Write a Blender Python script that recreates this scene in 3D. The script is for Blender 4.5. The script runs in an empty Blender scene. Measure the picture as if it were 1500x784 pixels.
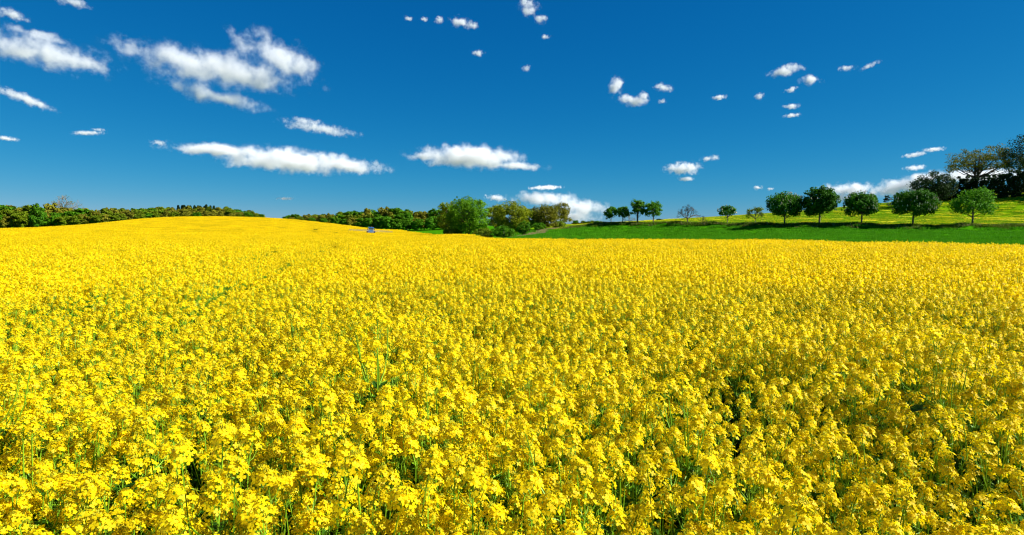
import bpy, bmesh, math, random
import numpy as np
from mathutils import Vector, Matrix, Quaternion

# ------------------------------------------------------------------ camera
EYE = 2.30
FPX = 917.0                      # focal length in photograph pixels (1500 wide)
PITCH = math.atan((392 - 328) / FPX)
scene = bpy.context.scene
cam_data = bpy.data.cameras.new('camera')
cam_data.sensor_width = 36.0
cam_data.lens = FPX / 1500 * 36.0
cam_data.clip_start = 0.05
cam_data.clip_end = 90000
cam = bpy.data.objects.new('camera', cam_data)
cam.location = (0, 0, EYE)
cam.rotation_euler = (math.pi / 2 - PITCH, 0, 0)
scene.collection.objects.link(cam)
scene.camera = cam

# ------------------------------------------------------------------ sky and sun
SUN_AZ = 98.0                    # degrees to the right of the view direction
SUN_EL = 38.0
world = bpy.data.worlds.new('World')
scene.world = world
world.use_nodes = True
wn, wl = world.node_tree.nodes, world.node_tree.links
for n in list(wn): wn.remove(n)
sky = wn.new('ShaderNodeTexSky'); sky.sky_type = 'NISHITA'
sky.sun_disc = False
sky.sun_elevation = math.radians(SUN_EL)
sky.sun_rotation = math.radians(SUN_AZ)
sky.altitude = 300; sky.air_density = 0.68; sky.dust_density = 0.0; sky.ozone_density = 6.0
# deep saturated blue of the photograph: one smooth tone response per colour channel
sep = wn.new('ShaderNodeSeparateColor'); com = wn.new('ShaderNodeCombineColor')
wl.new(sky.outputs[0], sep.inputs[0])
def chan(i, k, p):
    a = wn.new('ShaderNodeMath'); a.operation = 'MULTIPLY'; a.inputs[1].default_value = 0.1
    b = wn.new('ShaderNodeMath'); b.operation = 'POWER'; b.inputs[1].default_value = p
    c = wn.new('ShaderNodeMath'); c.operation = 'MULTIPLY'; c.inputs[1].default_value = 10 * k
    wl.new(sep.outputs[i], a.inputs[0]); wl.new(a.outputs[0], b.inputs[0]); wl.new(b.outputs[0], c.inputs[0])
    return c.outputs[0]
cr, cg, cb = chan(0, 0.9, 2.4), chan(1, 0.56, 0.82), chan(2, 0.67, 0.52)
mn = wn.new('ShaderNodeMath'); mn.operation = 'MINIMUM'
wl.new(cr, mn.inputs[0]); wl.new(cg, mn.inputs[1])
wl.new(mn.outputs[0], com.inputs[0]); wl.new(cg, com.inputs[1]); wl.new(cb, com.inputs[2])
bg = wn.new('ShaderNodeBackground'); bg.inputs['Strength'].default_value = 0.053
wo = wn.new('ShaderNodeOutputWorld')
wl.new(com.outputs[0], bg.inputs[0]); wl.new(bg.outputs[0], wo.inputs[0])

sd = bpy.data.lights.new('sun', 'SUN'); sd.energy = 5.0; sd.angle = math.radians(0.53); sd.color = (1.0, 0.97, 0.91)
sun = bpy.data.objects.new('sun', sd); scene.collection.objects.link(sun)
SUN_DIR = Vector((math.sin(math.radians(SUN_AZ)) * math.cos(math.radians(SUN_EL)),
                  math.cos(math.radians(SUN_AZ)) * math.cos(math.radians(SUN_EL)),
                  math.sin(math.radians(SUN_EL))))
sun.rotation_euler = SUN_DIR.to_track_quat('Z', 'Y').to_euler()
sun.location = (60, 10, 60)
vs = scene.view_settings
vs.view_transform = 'Standard'; vs.look = 'None'; vs.gamma = 1.0; vs.exposure = 0.95; vs.use_curve_mapping = False
cy = scene.cycles
cy.max_bounces = 14; cy.diffuse_bounces = 5; cy.glossy_bounces = 2; cy.transmission_bounces = 4
cy.volume_bounces = 14; cy.transparent_max_bounces = 8
cy.caustics_reflective = False; cy.caustics_refractive = False
cy.use_denoising = True
cy.filter_width = 1.15

C = scene.collection

def ray(px, py):
    """unit direction of a photograph pixel"""
    v = Vector(((px - 750) / FPX, (392 - py) / FPX, -1.0))
    v = cam.rotation_euler.to_matrix() @ v
    return v.normalized()

def at(px, py, depth):
    """point on a photograph pixel's ray at a depth in metres along the view"""
    d = ray(px, py)
    return Vector((0, 0, EYE)) + d * (depth / d.y)

# ------------------------------------------------------------------ helpers
rng = np.random.default_rng(11)
random.seed(11)

def tag(o, label=None, cat=None, group=None, kind=None):
    if label: o['label'] = label
    if cat: o['category'] = cat
    if group: o['group'] = group
    if kind: o['kind'] = kind
    return o

def mesh_from(name, V, F, mats, MI=None, smooth=False):
    """V: (n,3) array; F: list of index tuples or an (m,3)/(m,4) array"""
    me = bpy.data.meshes.new(name)
    V = np.asarray(V, dtype=np.float32)
    if isinstance(F, np.ndarray):
        m, k = F.shape
        me.vertices.add(len(V)); me.vertices.foreach_set('co', V.ravel())
        me.loops.add(m * k); me.loops.foreach_set('vertex_index', F.astype(np.int32).ravel())
        me.polygons.add(m)
        me.polygons.foreach_set('loop_start', np.arange(0, m * k, k, dtype=np.int32))
        me.update(calc_edges=True)
    else:
        me.from_pydata(V.tolist(), [], F)
    for mt in mats: me.materials.append(mt)
    if MI is not None: me.polygons.foreach_set('material_index', np.asarray(MI, dtype=np.int32))
    if smooth: me.polygons.foreach_set('use_smooth', np.ones(len(me.polygons), dtype=bool))
    me.update()
    return me

def obj(name, me, parent=None, loc=None):
    o = bpy.data.objects.new(name, me); C.objects.link(o)
    if parent is not None: o.parent = parent
    if loc is not None: o.location = loc
    return o

def new_mat(name):
    m = bpy.data.materials.new(name); m.use_nodes = True
    return m, m.node_tree.nodes, m.node_tree.links, m.node_tree.nodes['Principled BSDF']

def plain(name, col, rough=0.6, metal=0.0, spec=0.4):
    m, N, L, b = new_mat(name)
    nz = N.new('ShaderNodeTexNoise'); nz.inputs['Scale'].default_value = 6
    tc = N.new('ShaderNodeTexCoord'); L.new(tc.outputs['Object'], nz.inputs['Vector'])
    mx = N.new('ShaderNodeMix'); mx.data_type = 'RGBA'
    mx.inputs[6].default_value = (*[c * 0.8 for c in col], 1); mx.inputs[7].default_value = (*[min(1, c * 1.15) for c in col], 1)
    L.new(nz.outputs[0], mx.inputs[0]); L.new(mx.outputs[2], b.inputs['Base Color'])
    b.inputs['Roughness'].default_value = rough; b.inputs['Metallic'].default_value = metal
    b.inputs['Specular IOR Level'].default_value = spec
    return m

def leaf_mat(name, c1, c2, transl=0.35, tcol=None, scale=0.6, rough=0.6, spec=0.08):
    """leaf surface: two natural leaf tones by noise, per-plant variation, light through the blade"""
    m, N, L, b = new_mat(name)
    out = N['Material Output']
    oi = N.new('ShaderNodeObjectInfo'); tc = N.new('ShaderNodeTexCoord')
    nz = N.new('ShaderNodeTexNoise'); nz.inputs['Scale'].default_value = scale; nz.inputs['Detail'].default_value = 3
    L.new(tc.outputs['Object'], nz.inputs['Vector'])
    rp = N.new('ShaderNodeMapRange'); rp.inputs[1].default_value = 0.35; rp.inputs[2].default_value = 0.65
    L.new(nz.outputs[0], rp.inputs[0])
    mx = N.new('ShaderNodeMix'); mx.data_type = 'RGBA'
    mx.inputs[6].default_value = (*c1, 1); mx.inputs[7].default_value = (*c2, 1)
    L.new(rp.outputs[0], mx.inputs[0])
    hs = N.new('ShaderNodeHueSaturation')
    mr = N.new('ShaderNodeMapRange'); mr.inputs[3].default_value = 0.85; mr.inputs[4].default_value = 1.15
    L.new(oi.outputs['Random'], mr.inputs[0]); L.new(mr.outputs[0], hs.inputs['Value'])
    L.new(mx.outputs[2], hs.inputs['Color'])
    L.new(hs.outputs[0], b.inputs['Base Color'])
    b.inputs['Roughness'].default_value = rough; b.inputs['Specular IOR Level'].default_value = spec
    tr = N.new('ShaderNodeBsdfTranslucent')
    if tcol is None: L.new(hs.outputs[0], tr.inputs['Color'])
    else:
        t2 = N.new('ShaderNodeMix'); t2.data_type = 'RGBA'; t2.blend_type = 'MULTIPLY'; t2.inputs[0].default_value = 1
        t2.inputs[7].default_value = (*tcol, 1); L.new(hs.outputs[0], t2.inputs[6]); L.new(t2.outputs[2], tr.inputs['Color'])
    ms = N.new('ShaderNodeMixShader'); ms.inputs[0].default_value = transl
    L.new(b.outputs[0], ms.inputs[1]); L.new(tr.outputs[0], ms.inputs[2]); L.new(ms.outputs[0], out.inputs['Surface'])
    return m

class MB:
    """collects faces; everything as quads (triangles repeat no index, they are stored as degenerate-free lists)"""
    def __init__(s): s.V = []; s.F = []; s.M = []
    def add(s, vs, fs, m):
        o = len(s.V); s.V += [tuple(v) for v in vs]
        for f in fs: s.F.append(tuple(i + o for i in f)); s.M.append(m)
    def tube(s, pts, rad, m, n=4):
        pts = [Vector(p) for p in pts]; vs = []; fs = []
        for i, p in enumerate(pts):
            t = (pts[min(i + 1, len(pts) - 1)] - pts[max(i - 1, 0)]).normalized()
            a = t.cross(Vector((0.31, 0.95, 0.05))).normalized(); bb = t.cross(a)
            for k in range(n):
                w = math.tau * k / n; vs.append(p + (a * math.cos(w) + bb * math.sin(w)) * rad[i])
        for i in range(len(pts) - 1):
            for k in range(n):
                fs.append((i * n + k, i * n + (k + 1) % n, (i + 1) * n + (k + 1) % n, (i + 1) * n + k))
        s.add(vs, fs, m)
    def merge(s, o, mat):
        off = len(s.V); s.V += [tuple(mat @ Vector(v)) for v in o.V]
        s.F += [tuple(i + off for i in f) for f in o.F]; s.M += o.M
    def mesh(s, name, mats): return mesh_from(name, np.array(s.V), s.F, mats, s.M)

_ONES = 'zero one two three four five six seven eight nine ten eleven twelve thirteen fourteen fifteen sixteen seventeen eighteen nineteen'.split()
_TENS = 'x x twenty thirty forty fifty sixty seventy eighty ninety hundred'.split()
def words(v):
    v = int(v)
    return _ONES[v] if v < 20 else _TENS[v // 10] + ('-' + _ONES[v % 10] if v % 10 else '')

def wob(x, y, f, seed):
    """cheap smooth noise in about -1..1"""
    r = np.random.default_rng(seed); s = 0
    for k in range(6):
        a = r.uniform(0, math.tau); ff = f * r.uniform(0.6, 1.6)
        s = s + np.sin(x * math.cos(a) * ff + y * math.sin(a) * ff + r.uniform(0, 6.28))
    return s / 3.2

# ------------------------------------------------------------------ terrain heights
CROP = 1.35                                   # height of the rapeseed canopy above the ground
ROW_PX = [860, 895, 957, 1007, 1065, 1106, 1149, 1200, 1262, 1337, 1424, 1560, 1850]
ROW_DP = [168, 163, 158, 150, 145, 140, 133, 130, 126, 122, 118, 113, 104]
ROW_PY = [329, 328, 327, 327.5, 330, 329, 329.5, 330.5, 331, 332, 333, 334, 336]
_row = np.array([at(px, 330, d)[:2] for px, d in zip(ROW_PX, ROW_DP)])
_o = np.argsort(_row[:, 0]); ROWX, ROWY = _row[_o, 0], _row[_o, 1]

ctrl = []
def cp(px, py, depth, off=0.0):
    p = at(px, py, depth); ctrl.append((p.x, p.y, p.z - off))
for r in (0.01, 6, 14, 22):
    for a in range(0, 360, 45 if r > 1 else 360):
        ctrl.append((r * math.sin(math.radians(a)), r * math.cos(math.radians(a)), 0.0))
for x in (-60, 0, 60): ctrl.append((x, -60, 0.2))
# crown of the near slope (crop tops)
for px, py, d in [(1500, 363, 28), (1360, 362, 29), (1250, 357, 34), (1100, 352, 42), (1000, 352, 45), (850, 353, 42),
                  (790, 351, 50), (690, 349, 85), (640, 345, 130), (600, 340.5, 200), (543, 336.8, 255), (543, 341, 210), (543, 346, 140), (480, 341, 190), (590, 342.5, 185), (560, 336, 285)]:
    cp(px, py, d, CROP)
# the long hill on the left (crop tops)
for px, py, d in [(-200, 340, 235), (0, 334.5, 240), (100, 331.5, 250), (150, 326.5, 255), (200, 321, 260), (240, 318.3, 265),
                  (330, 317.3, 270), (400, 319.5, 275), (450, 323.5, 280), (500, 329, 285), (540, 334, 290),
                  (250, 341, 90), (250, 328.5, 170), (0, 345, 90), (0, 338, 165), (500, 344, 120), (500, 337, 205), (430, 351, 60),
                  (-250, 350, 80), (-250, 342, 160), (380, 329, 200), (120, 336, 175)]:
    cp(px, py, d, CROP)
# behind the crest, under the woods
for px, py, d in [(0, 337, 275), (-200, 340, 275), (150, 331, 300), (240, 326, 310), (330, 325, 320), (400, 326, 325), (480, 332, 320),
                  (560, 337, 330), (640, 336.5, 320), (620, 338.5, 265), (645, 343, 210)]:
    cp(px, py, d)
# central dip and the clump
for px, py, d in [(690, 349, 150), (745, 350, 140), (775, 346, 150), (800, 338, 178), (830, 333, 205), (850, 354, 95), (850, 340, 135),
                  (850, 332.5, 190), (860, 330, 330), (760, 332, 330)]:
    cp(px, py, d)
# green field below the bank
for px, a, b in [(900, 339, 350), (1000, 340, 351), (1150, 341, 351), (1300, 342, 355), (1450, 343, 358), (1600, 344, 360)]:
    d = float(np.interp(px, ROW_PX, ROW_DP))
    cp(px, a, d - 11); cp(px, b, d - 30); p = at(px, 330, d - 58); ctrl.append((p.x, p.y, EYE - 3.3))
# bank top and meadow
for px, d, py in zip(ROW_PX, ROW_DP, ROW_PY): cp(px, py + 1.5, d)
for px, py, d in [(1600, 318, 132), (1600, 279, 158), (1500, 318, 148), (1500, 288, 176), (1400, 320, 150), (1400, 292, 188), (1250, 321, 160),
                  (1250, 305.5, 205), (1100, 322.5, 170), (1100, 315.5, 225), (970, 325, 185), (970, 322.5, 230), (900, 327.3, 200),
                  (1500, 291, 250), (1250, 310, 290), (1100, 319, 310), (970, 326, 320), (1600, 280, 230)]:
    cp(px, py, d)
for a in range(0, 360, 20):
    ctrl.append((520 * math.sin(math.radians(a)), 520 * math.cos(math.radians(a)), 0.0))
ctrl = np.array(ctrl)

def _phi(r2):
    return 0.5 * r2 * np.log(r2 + 1e-9)
def _fit(P, lam=0.4):
    n = len(P); S = P[:, :2] / 100.0
    K = _phi(((S[:, None] - S[None]) ** 2).sum(-1)) + lam * 1e-4 * np.eye(n)
    A = np.zeros((n + 3, n + 3)); A[:n, :n] = K; A[:n, n] = 1; A[:n, n + 1:] = S; A[n, :n] = 1; A[n + 1:, :n] = S.T
    return np.linalg.solve(A, np.concatenate([P[:, 2], np.zeros(3)])), S
_W, _S = _fit(ctrl)

def row_dist(X, Y):
    """signed distance from the tree row, negative on the camera's side"""
    return (Y - np.interp(X, ROWX, ROWY)) * 0.8

def bank(X, Y):
    d = row_dist(X, Y)
    return 0.6 * np.exp(-((d + 2.2) / 1.7) ** 2) * np.clip((X - 15) / 12, 0, 1) * (1 + 0.25 * np.sin(X * 0.31) + 0.2 * np.sin(X * 0.83 + 1))

def ground(X, Y):
    X = np.atleast_1d(np.asarray(X, float)); Y = np.atleast_1d(np.asarray(Y, float))
    sh = X.shape; X = X.ravel(); Y = Y.ravel(); Z = np.empty(len(X))
    for i in range(0, len(X), 20000):
        Q = np.stack([X[i:i + 20000], Y[i:i + 20000]], 1) / 100.0
        K = _phi(((Q[:, None] - _S[None]) ** 2).sum(-1))
        Z[i:i + 20000] = K @ _W[:-3] + _W[-3] + Q @ _W[-2:]
    R = np.hypot(X, Y)
    t = np.clip((R - 330) / 160, 0, 1); t = t * t * (3 - 2 * t)
    Z = Z * (1 - t) + t * (0.3 + 0.2 * np.sin(X * 0.004))
    Z = Z + bank(X, Y)
    return Z.reshape(sh)

def gz(x, y): return float(ground([x], [y])[0])

# ------------------------------------------------------------------ field outline
EDGE_PX = [-600, -300, 0, 100, 240, 330, 450, 540, 575, 600, 640, 690, 790, 850, 1000, 1100, 1250, 1500, 1900]
EDGE_DP = [250, 255, 245, 255, 270, 275, 285, 292, 262, 215, 142, 96, 60, 50, 53, 49, 41, 35, 32]
EDGE_U = [(p - 750) / FPX for p in EDGE_PX]
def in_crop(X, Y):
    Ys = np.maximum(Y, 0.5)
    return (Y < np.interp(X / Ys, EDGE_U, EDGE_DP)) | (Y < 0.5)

def ground_hit(px, py, off=0.0):
    """first point where a pixel's ray comes down to off metres above the ground"""
    d = ray(px, py); t = np.geomspace(2, 600, 900)
    P = np.array([0, 0, EYE]) + t[:, None] * np.array(d)
    g = ground(P[:, 0], P[:, 1]) + off
    k = np.argmax(P[:, 2] < g)
    return P[k]

# ------------------------------------------------------------------ ground sheet
def axis(lo, hi, step, far, grow=1.35):
    a = list(np.arange(lo, hi + 0.01, step)); s = step
    up = []; v = a[-1]
    while v < far: s *= grow; v += s; up.append(v)
    s = step; dn = []; v = a[0]
    while v > -far: s *= grow; v -= s; dn.append(v)
    return np.array(dn[::-1] + a + up)
gx = axis(-300, 300, 2.5, 30000)
gy = np.concatenate([axis(-40, 95, 2.5, 30000)[:0], np.array(sorted(set(
    [-30000, -9000, -3000, -1000, -400, -200, -100, -60] + list(np.arange(-40, 95, 2.5)) + list(np.arange(95, 185, 0.9)) +
    list(np.arange(185, 420, 2.5)) + [440, 480, 540, 640, 800, 1100, 1600, 2500, 4000, 7000, 14000, 30000])))])
GX, GY = np.meshgrid(gx, gy)
GZ = ground(GX, GY)
nx, ny = len(gx), len(gy)
idx = np.arange(nx * ny).reshape(ny, nx)
F = np.stack([idx[:-1, :-1], idx[:-1, 1:], idx[1:, 1:], idx[1:, :-1]], -1).reshape(-1, 4)

m_ground, N, L, b = new_mat('ground_cover')
col = N.new('ShaderNodeVertexColor'); col.layer_name = 'cover'
tc = N.new('ShaderNodeTexCoord')
n1 = N.new('ShaderNodeTexNoise'); n1.inputs['Scale'].default_value = 0.9; n1.inputs['Detail'].default_value = 8; n1.inputs['Roughness'].default_value = 0.7
mp = N.new('ShaderNodeMapping'); mp.inputs['Scale'].default_value = (1, 0.35, 1)
L.new(tc.outputs['Object'], mp.inputs['Vector']); L.new(mp.outputs[0], n1.inputs['Vector'])
mr = N.new('ShaderNodeMapRange'); mr.inputs[1].default_value = 0.3; mr.inputs[2].default_value = 0.7; mr.inputs[3].default_value = 0.7; mr.inputs[4].default_value = 1.3
L.new(n1.outputs[0], mr.inputs[0])
mu = N.new('ShaderNodeVectorMath'); mu.operation = 'SCALE'
L.new(col.outputs[0], mu.inputs[0]); L.new(mr.outputs[0], mu.inputs['Scale'])
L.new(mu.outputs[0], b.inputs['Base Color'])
b.inputs['Roughness'].default_value = 0.95; b.inputs['Specular IOR Level'].default_value = 0.0
bp = N.new('ShaderNodeBump'); bp.inputs['Strength'].default_value = 0.6; bp.inputs['Distance'].default_value = 0.15
n2 = N.new('ShaderNodeTexNoise'); n2.inputs['Scale'].default_value = 4; n2.inputs['Detail'].default_value = 6
L.new(tc.outputs['Object'], n2.inputs['Vector']); L.new(n2.outputs[0], bp.inputs['Height']); L.new(bp.outputs[0], b.inputs['Normal'])
me = mesh_from('ground', np.stack([GX, GY, GZ], -1).reshape(-1, 3), F, [m_ground], smooth=True)
RD = row_dist(GX, GY)
inc = in_crop(GX, GY)
cover = np.zeros((ny, nx, 4)); cover[..., 3] = 1
cover[..., :3] = (0.045, 0.19, 0.002)                                   # young cereal, cut grass
mead = (RD > -1.0) & (GX > 5) & (GY > 110)
cover[mead, :3] = (0.15, 0.28, 0.003)                                    # meadow on the rise
cover[inc & (GY < 320), :3] = (0.025, 0.035, 0.010)                             # dark soil and low leaves under the crop
cover[np.hypot(GX, GY) > 600, :3] = (0.06, 0.10, 0.03)
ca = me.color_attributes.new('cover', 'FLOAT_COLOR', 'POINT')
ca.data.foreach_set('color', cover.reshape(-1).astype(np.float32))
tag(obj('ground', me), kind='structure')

# ------------------------------------------------------------------ rapeseed
m_petal = leaf_mat('petal', (0.90, 0.655, 0.001), (0.92, 0.735, 0.006), transl=0.48, scale=30, rough=0.5, spec=0.14)
m_stem = leaf_mat('rape_stem', (0.13, 0.30, 0.006), (0.22, 0.38, 0.012), transl=0.0, scale=6, rough=0.5, spec=0.3)
m_bud = leaf_mat('flower_bud', (0.42, 0.46, 0.02), (0.55, 0.50, 0.02), transl=0.2, scale=40)
m_rleaf = leaf_mat('rape_leaf', (0.025, 0.085, 0.004), (0.045, 0.13, 0.006), transl=0.25, scale=8)
RM = [m_petal, m_stem, m_bud, m_rleaf]

def flower(mb, c, n, rad, R):
    """four rounded petals around a short tube, facing n"""
    n = n.normalized(); a = n.cross(Vector((R.uniform(-1, 1), R.uniform(-1, 1), R.uniform(-1, 1)))).normalized(); b = n.cross(a)
    cup = R.uniform(-0.1, 0.45)
    for k in range(4):
        w = k * math.pi / 2 + R.uniform(-0.15, 0.15)
        d = a * math.cos(w) + b * math.sin(w); e = -a * math.sin(w) + b * math.cos(w)
        r = rad * R.uniform(0.88, 1.1); up = cup + R.uniform(-0.2, 0.2)
        q = lambda u, v, h: c + d * (u * r) + e * (v * r) + n * (h * r)
        vs = [q(0.05, -0.08, 0), q(0.05, 0.08, 0), q(0.55, 0.40, up * 0.5), q(0.55, -0.40, up * 0.5), q(1.0, 0.26, up * 0.6), q(1.0, -0.26, up * 0.6)]
        mb.add(vs, [(0, 1, 2, 3), (3, 2, 4, 5)], 0)

def raceme(seed):
    R = random.Random(seed); mb = MB()
    Lr = R.uniform(0.06, 0.12)                    # axis; origin at its foot, top bends a little
    bend = Vector((R.uniform(-1, 1), R.uniform(-1, 1), 0)) * 0.012
    ax = lambda t: Vector((0, 0, Lr * t)) + bend * t * t
    mb.tube([ax(0), ax(0.5), ax(1)], [0.0022, 0.0018, 0.0012], 1, 3)
    nf = R.randint(15, 26); g = R.uniform(0, 6.28)
    for i in range(nf):
        t = 0.42 + 0.52 * (i / nf) + R.uniform(-0.03, 0.03); g += 2.4
        out = Vector((math.cos(g), math.sin(g), 0)); k = 1 - (i / nf)
        pl = 0.013 + 0.021 * k + R.uniform(-0.005, 0.006)
        d = (out * (0.75 + 0.35 * k) + Vector((0, 0, 0.75 - 0.45 * k + R.uniform(-0.2, 0.2)))).normalized()
        p0 = ax(t); p1 = p0 + d * pl
        s = d.cross(Vector((0, 0, 1))).normalized() * 0.0009
        mb.add([p0 - s, p0 + s, p1 + s, p1 - s], [(0, 1, 2, 3)], 1)
        nn = (d + Vector((0, 0, R.uniform(0.0, 0.7))) + Vector((R.uniform(-.4, .4), R.uniform(-.4, .4), 0))).normalized()
        flower(mb, p1, nn, R.uniform(0.0090, 0.0120), R)
    for i in range(11):                            # buds
        g += 2.4; rr = 0.011 * math.sqrt(i / 11); h = R.uniform(0.004, 0.013) + (0.011 - rr) * 0.8
        c = ax(1) + Vector((math.cos(g) * rr, math.sin(g) * rr, h - 0.003)); w = 0.0022; hh = 0.0045
        mb.add([c + Vector((0, 0, -hh)), c + Vector((w, 0, 0)), c + Vector((-w / 2, w * .87, 0)), c + Vector((-w / 2, -w * .87, 0)), c + Vector((0, 0, hh))],
               [(0, 2, 1), (0, 3, 2), (0, 1, 3), (4, 1, 2), (4, 2, 3), (4, 3, 1)], 2)
    for i in range(R.randint(5, 10)):              # young pods below the flowers
        g += 2.4; t = R.uniform(-0.1, 0.4); out = Vector((math.cos(g), math.sin(g), 0))
        p0 = ax(max(t, 0)); p1 = p0 + (out + Vector((0, 0, 0.5))) * 0.016; p2 = p1 + (out * 0.5 + Vector((0, 0, 1))) * R.uniform(0.015, 0.035)
        mb.tube([p0, p1, p2], [0.0007, 0.0012, 0.0006], 1, 3)
    return mb

def raceme_mid(seed):
    R = random.Random(seed); mb = MB(); Lr = R.uniform(0.06, 0.12)
    mb.tube([(0, 0, 0), (0, 0, Lr)], [0.0022, 0.0014], 1, 3); g = 0
    for i in range(18):
        k = 1 - i / 18; g += 2.4; out = Vector((math.cos(g), math.sin(g), 0))
        c = Vector((0, 0, Lr * (0.40 + 0.55 * (1 - k)))) + out * (0.014 + 0.022 * k) + Vector((0, 0, 0.010))
        n = (out * R.uniform(0.3, 1) + Vector((R.uniform(-.4, .4), R.uniform(-.4, .4), R.uniform(0.0, 0.9)))).normalized()
        a = n.cross(Vector((R.uniform(-1, 1), R.uniform(-1, 1), 0.1))).normalized() * 0.012; b = n.cross(a)
        mb.add([c + a * 1.05, c + b, c - a * 1.05, c - b], [(0, 1, 2, 3)], 0)
    return mb

def raceme_low(R, n=7, size=0.019, w=0.036, Lr=0.11):
    mb = MB()
    for i in range(n):
        k = i / n; g = R.uniform(0, 6.28); out = Vector((math.cos(g), math.sin(g), 0))
        c = Vector((0, 0, Lr * (0.35 + 0.65 * k))) + out * w * (1.05 - k * 0.6)
        nn = (out * R.uniform(0.3, 1) + Vector((R.uniform(-.3, .3), R.uniform(-.3, .3), R.uniform(0.0, 0.9)))).normalized()
        a = nn.cross(Vector((R.uniform(-1, 1), R.uniform(-1, 1), 0.1))).normalized() * size; b = nn.cross(a)
        mb.add([c + a, c + b, c - a, c - b], [(0, 1, 2, 3)], 0)
    return mb

def rape_leaf(seed):
    R = random.Random(seed); mb = MB(); Ll = R.uniform(0.10, 0.20); w = Ll * R.uniform(0.16, 0.26)
    vs = []; fs = []
    for i in range(5):
        t = i / 4; c = Vector((Ll * t, 0, 0.35 * Ll * t - 0.55 * Ll * t * t)); ww = w * (0.25 + 2.4 * t * (1 - t) + 0.15 * (1 - t)) if i < 4 else 0.001
        vs += [c + Vector((0, ww, 0.25 * ww)), c, c + Vector((0, -ww, 0.25 * ww))]
    for i in range(4):
        fs += [(3 * i, 3 * i + 1, 3 * i + 4, 3 * i + 3), (3 * i + 1, 3 * i + 2, 3 * i + 5, 3 * i + 4)]
    mb.add(vs, fs, 3)
    return mb

RAC = [raceme(100 + i) for i in range(8)]
RAC_MID = [raceme_mid(200 + i) for i in range(6)]
LEAF = [rape_leaf(300 + i) for i in range(4)]
RAC_ME = [r.mesh('flower_head', RM) for r in RAC]
LEAF_ME = [l.mesh('leaf', RM) for l in LEAF]

def plant_plan(seed, tall=1.0):
    """stem mesh builder, list of (raceme index, matrix), list of (leaf index, matrix)"""
    R = random.Random(seed); st = MB(); heads = []; leaves = []
    H = CROP * R.uniform(0.90, 1.02) * tall - 0.09
    lean = Vector((R.uniform(-1, 1), R.uniform(-1, 1), 0)) * 0.10
    sp = lambda t: Vector((lean.x * t * t, lean.y * t * t, H * t))
    ts = [0, 0.3, 0.6, 0.8, 1.0]
    st.tube([sp(t) for t in ts], [0.007, 0.006, 0.005, 0.004, 0.0022], 1, 5)
    def head(p, d, s):
        d = d.normalized(); q = Vector((0, 0, 1)).rotation_difference(d)
        heads.append((R.randrange(8), Matrix.Translation(p) @ q.to_matrix().to_4x4() @ Matrix.Rotation(R.uniform(0, 6.28), 4, 'Z') @ Matrix.Scale(s, 4)))
    head(sp(1), sp(1) - sp(0.9) , R.uniform(0.95, 1.2))
    nb = R.randint(7, 10); g = R.uniform(0, 6.28)
    for i in range(nb):
        g += 2.4 + R.uniform(-.3, .3); t0 = R.uniform(0.55, 0.86); out = Vector((math.cos(g), math.sin(g), 0))
        p0 = sp(t0); reach = R.uniform(0.06, 0.20); top = H * R.uniform(0.84, 1.03) - (0.0 if i < 4 else 0.06)
        p3 = Vector((p0.x + out.x * reach, p0.y + out.y * reach, max(top, p0.z + 0.08)))
        p1 = p0 + out * reach * 0.5 + Vector((0, 0, (p3.z - p0.z) * 0.25)); p2 = p0 + out * reach * 0.85 + Vector((0, 0, (p3.z - p0.z) * 0.6))
        st.tube([p0, p1, p2, p3], [0.0032, 0.0028, 0.0024, 0.0020], 1, 4)
        head(p3, (p3 - p2) + Vector((R.uniform(-.03, .03), R.uniform(-.03, .03), 0.03)), R.uniform(0.75, 1.15))
        if R.random() < 0.8:
            leaves.append((R.randrange(4), Matrix.Translation(p0) @ Matrix.Rotation(g + R.uniform(-.3, .3), 4, 'Z') @ Matrix.Scale(R.uniform(0.6, 1.1), 4)))
    for i in range(5):
        g += 2.4; leaves.append((R.randrange(4), Matrix.Translation(sp(R.uniform(0.25, 0.6))) @ Matrix.Rotation(g, 4, 'Z') @ Matrix.Scale(R.uniform(1.2, 1.9), 4)))
    return st, heads, leaves

NV = 7
PLANS = [plant_plan(400 + i, 1.0 if i else 1.08) for i in range(NV)]
STEM_ME = [p[0].mesh('stem', RM) for p in PLANS]
src = bpy.data.collections.new('rapeseed_sources')
def source(name, mb):
    o = bpy.data.objects.new(name, mb.mesh(name, RM)); src.objects.link(o)
VAR = {}
def add_var(kind, mb):
    VAR.setdefault(kind, []).append(sum(len(v) for v in VAR.values()))
    source('crop_%03d' % VAR[kind][-1], mb)
for st, heads, leaves in PLANS:                    # near: full plants
    mb = MB(); mb.merge(st, Matrix())
    for i, m in heads: mb.merge(RAC[i], m)
    for i, m in leaves: mb.merge(LEAF[i], m)
    add_var('hi', mb)
for st, heads, leaves in PLANS:                    # middle distance
    mb = MB(); mb.merge(st, Matrix())
    for i, m in heads: mb.merge(RAC_MID[i % 6], m)
    for i, m in leaves[:4]: mb.merge(LEAF[i], m)
    add_var('mid', mb)
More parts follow.
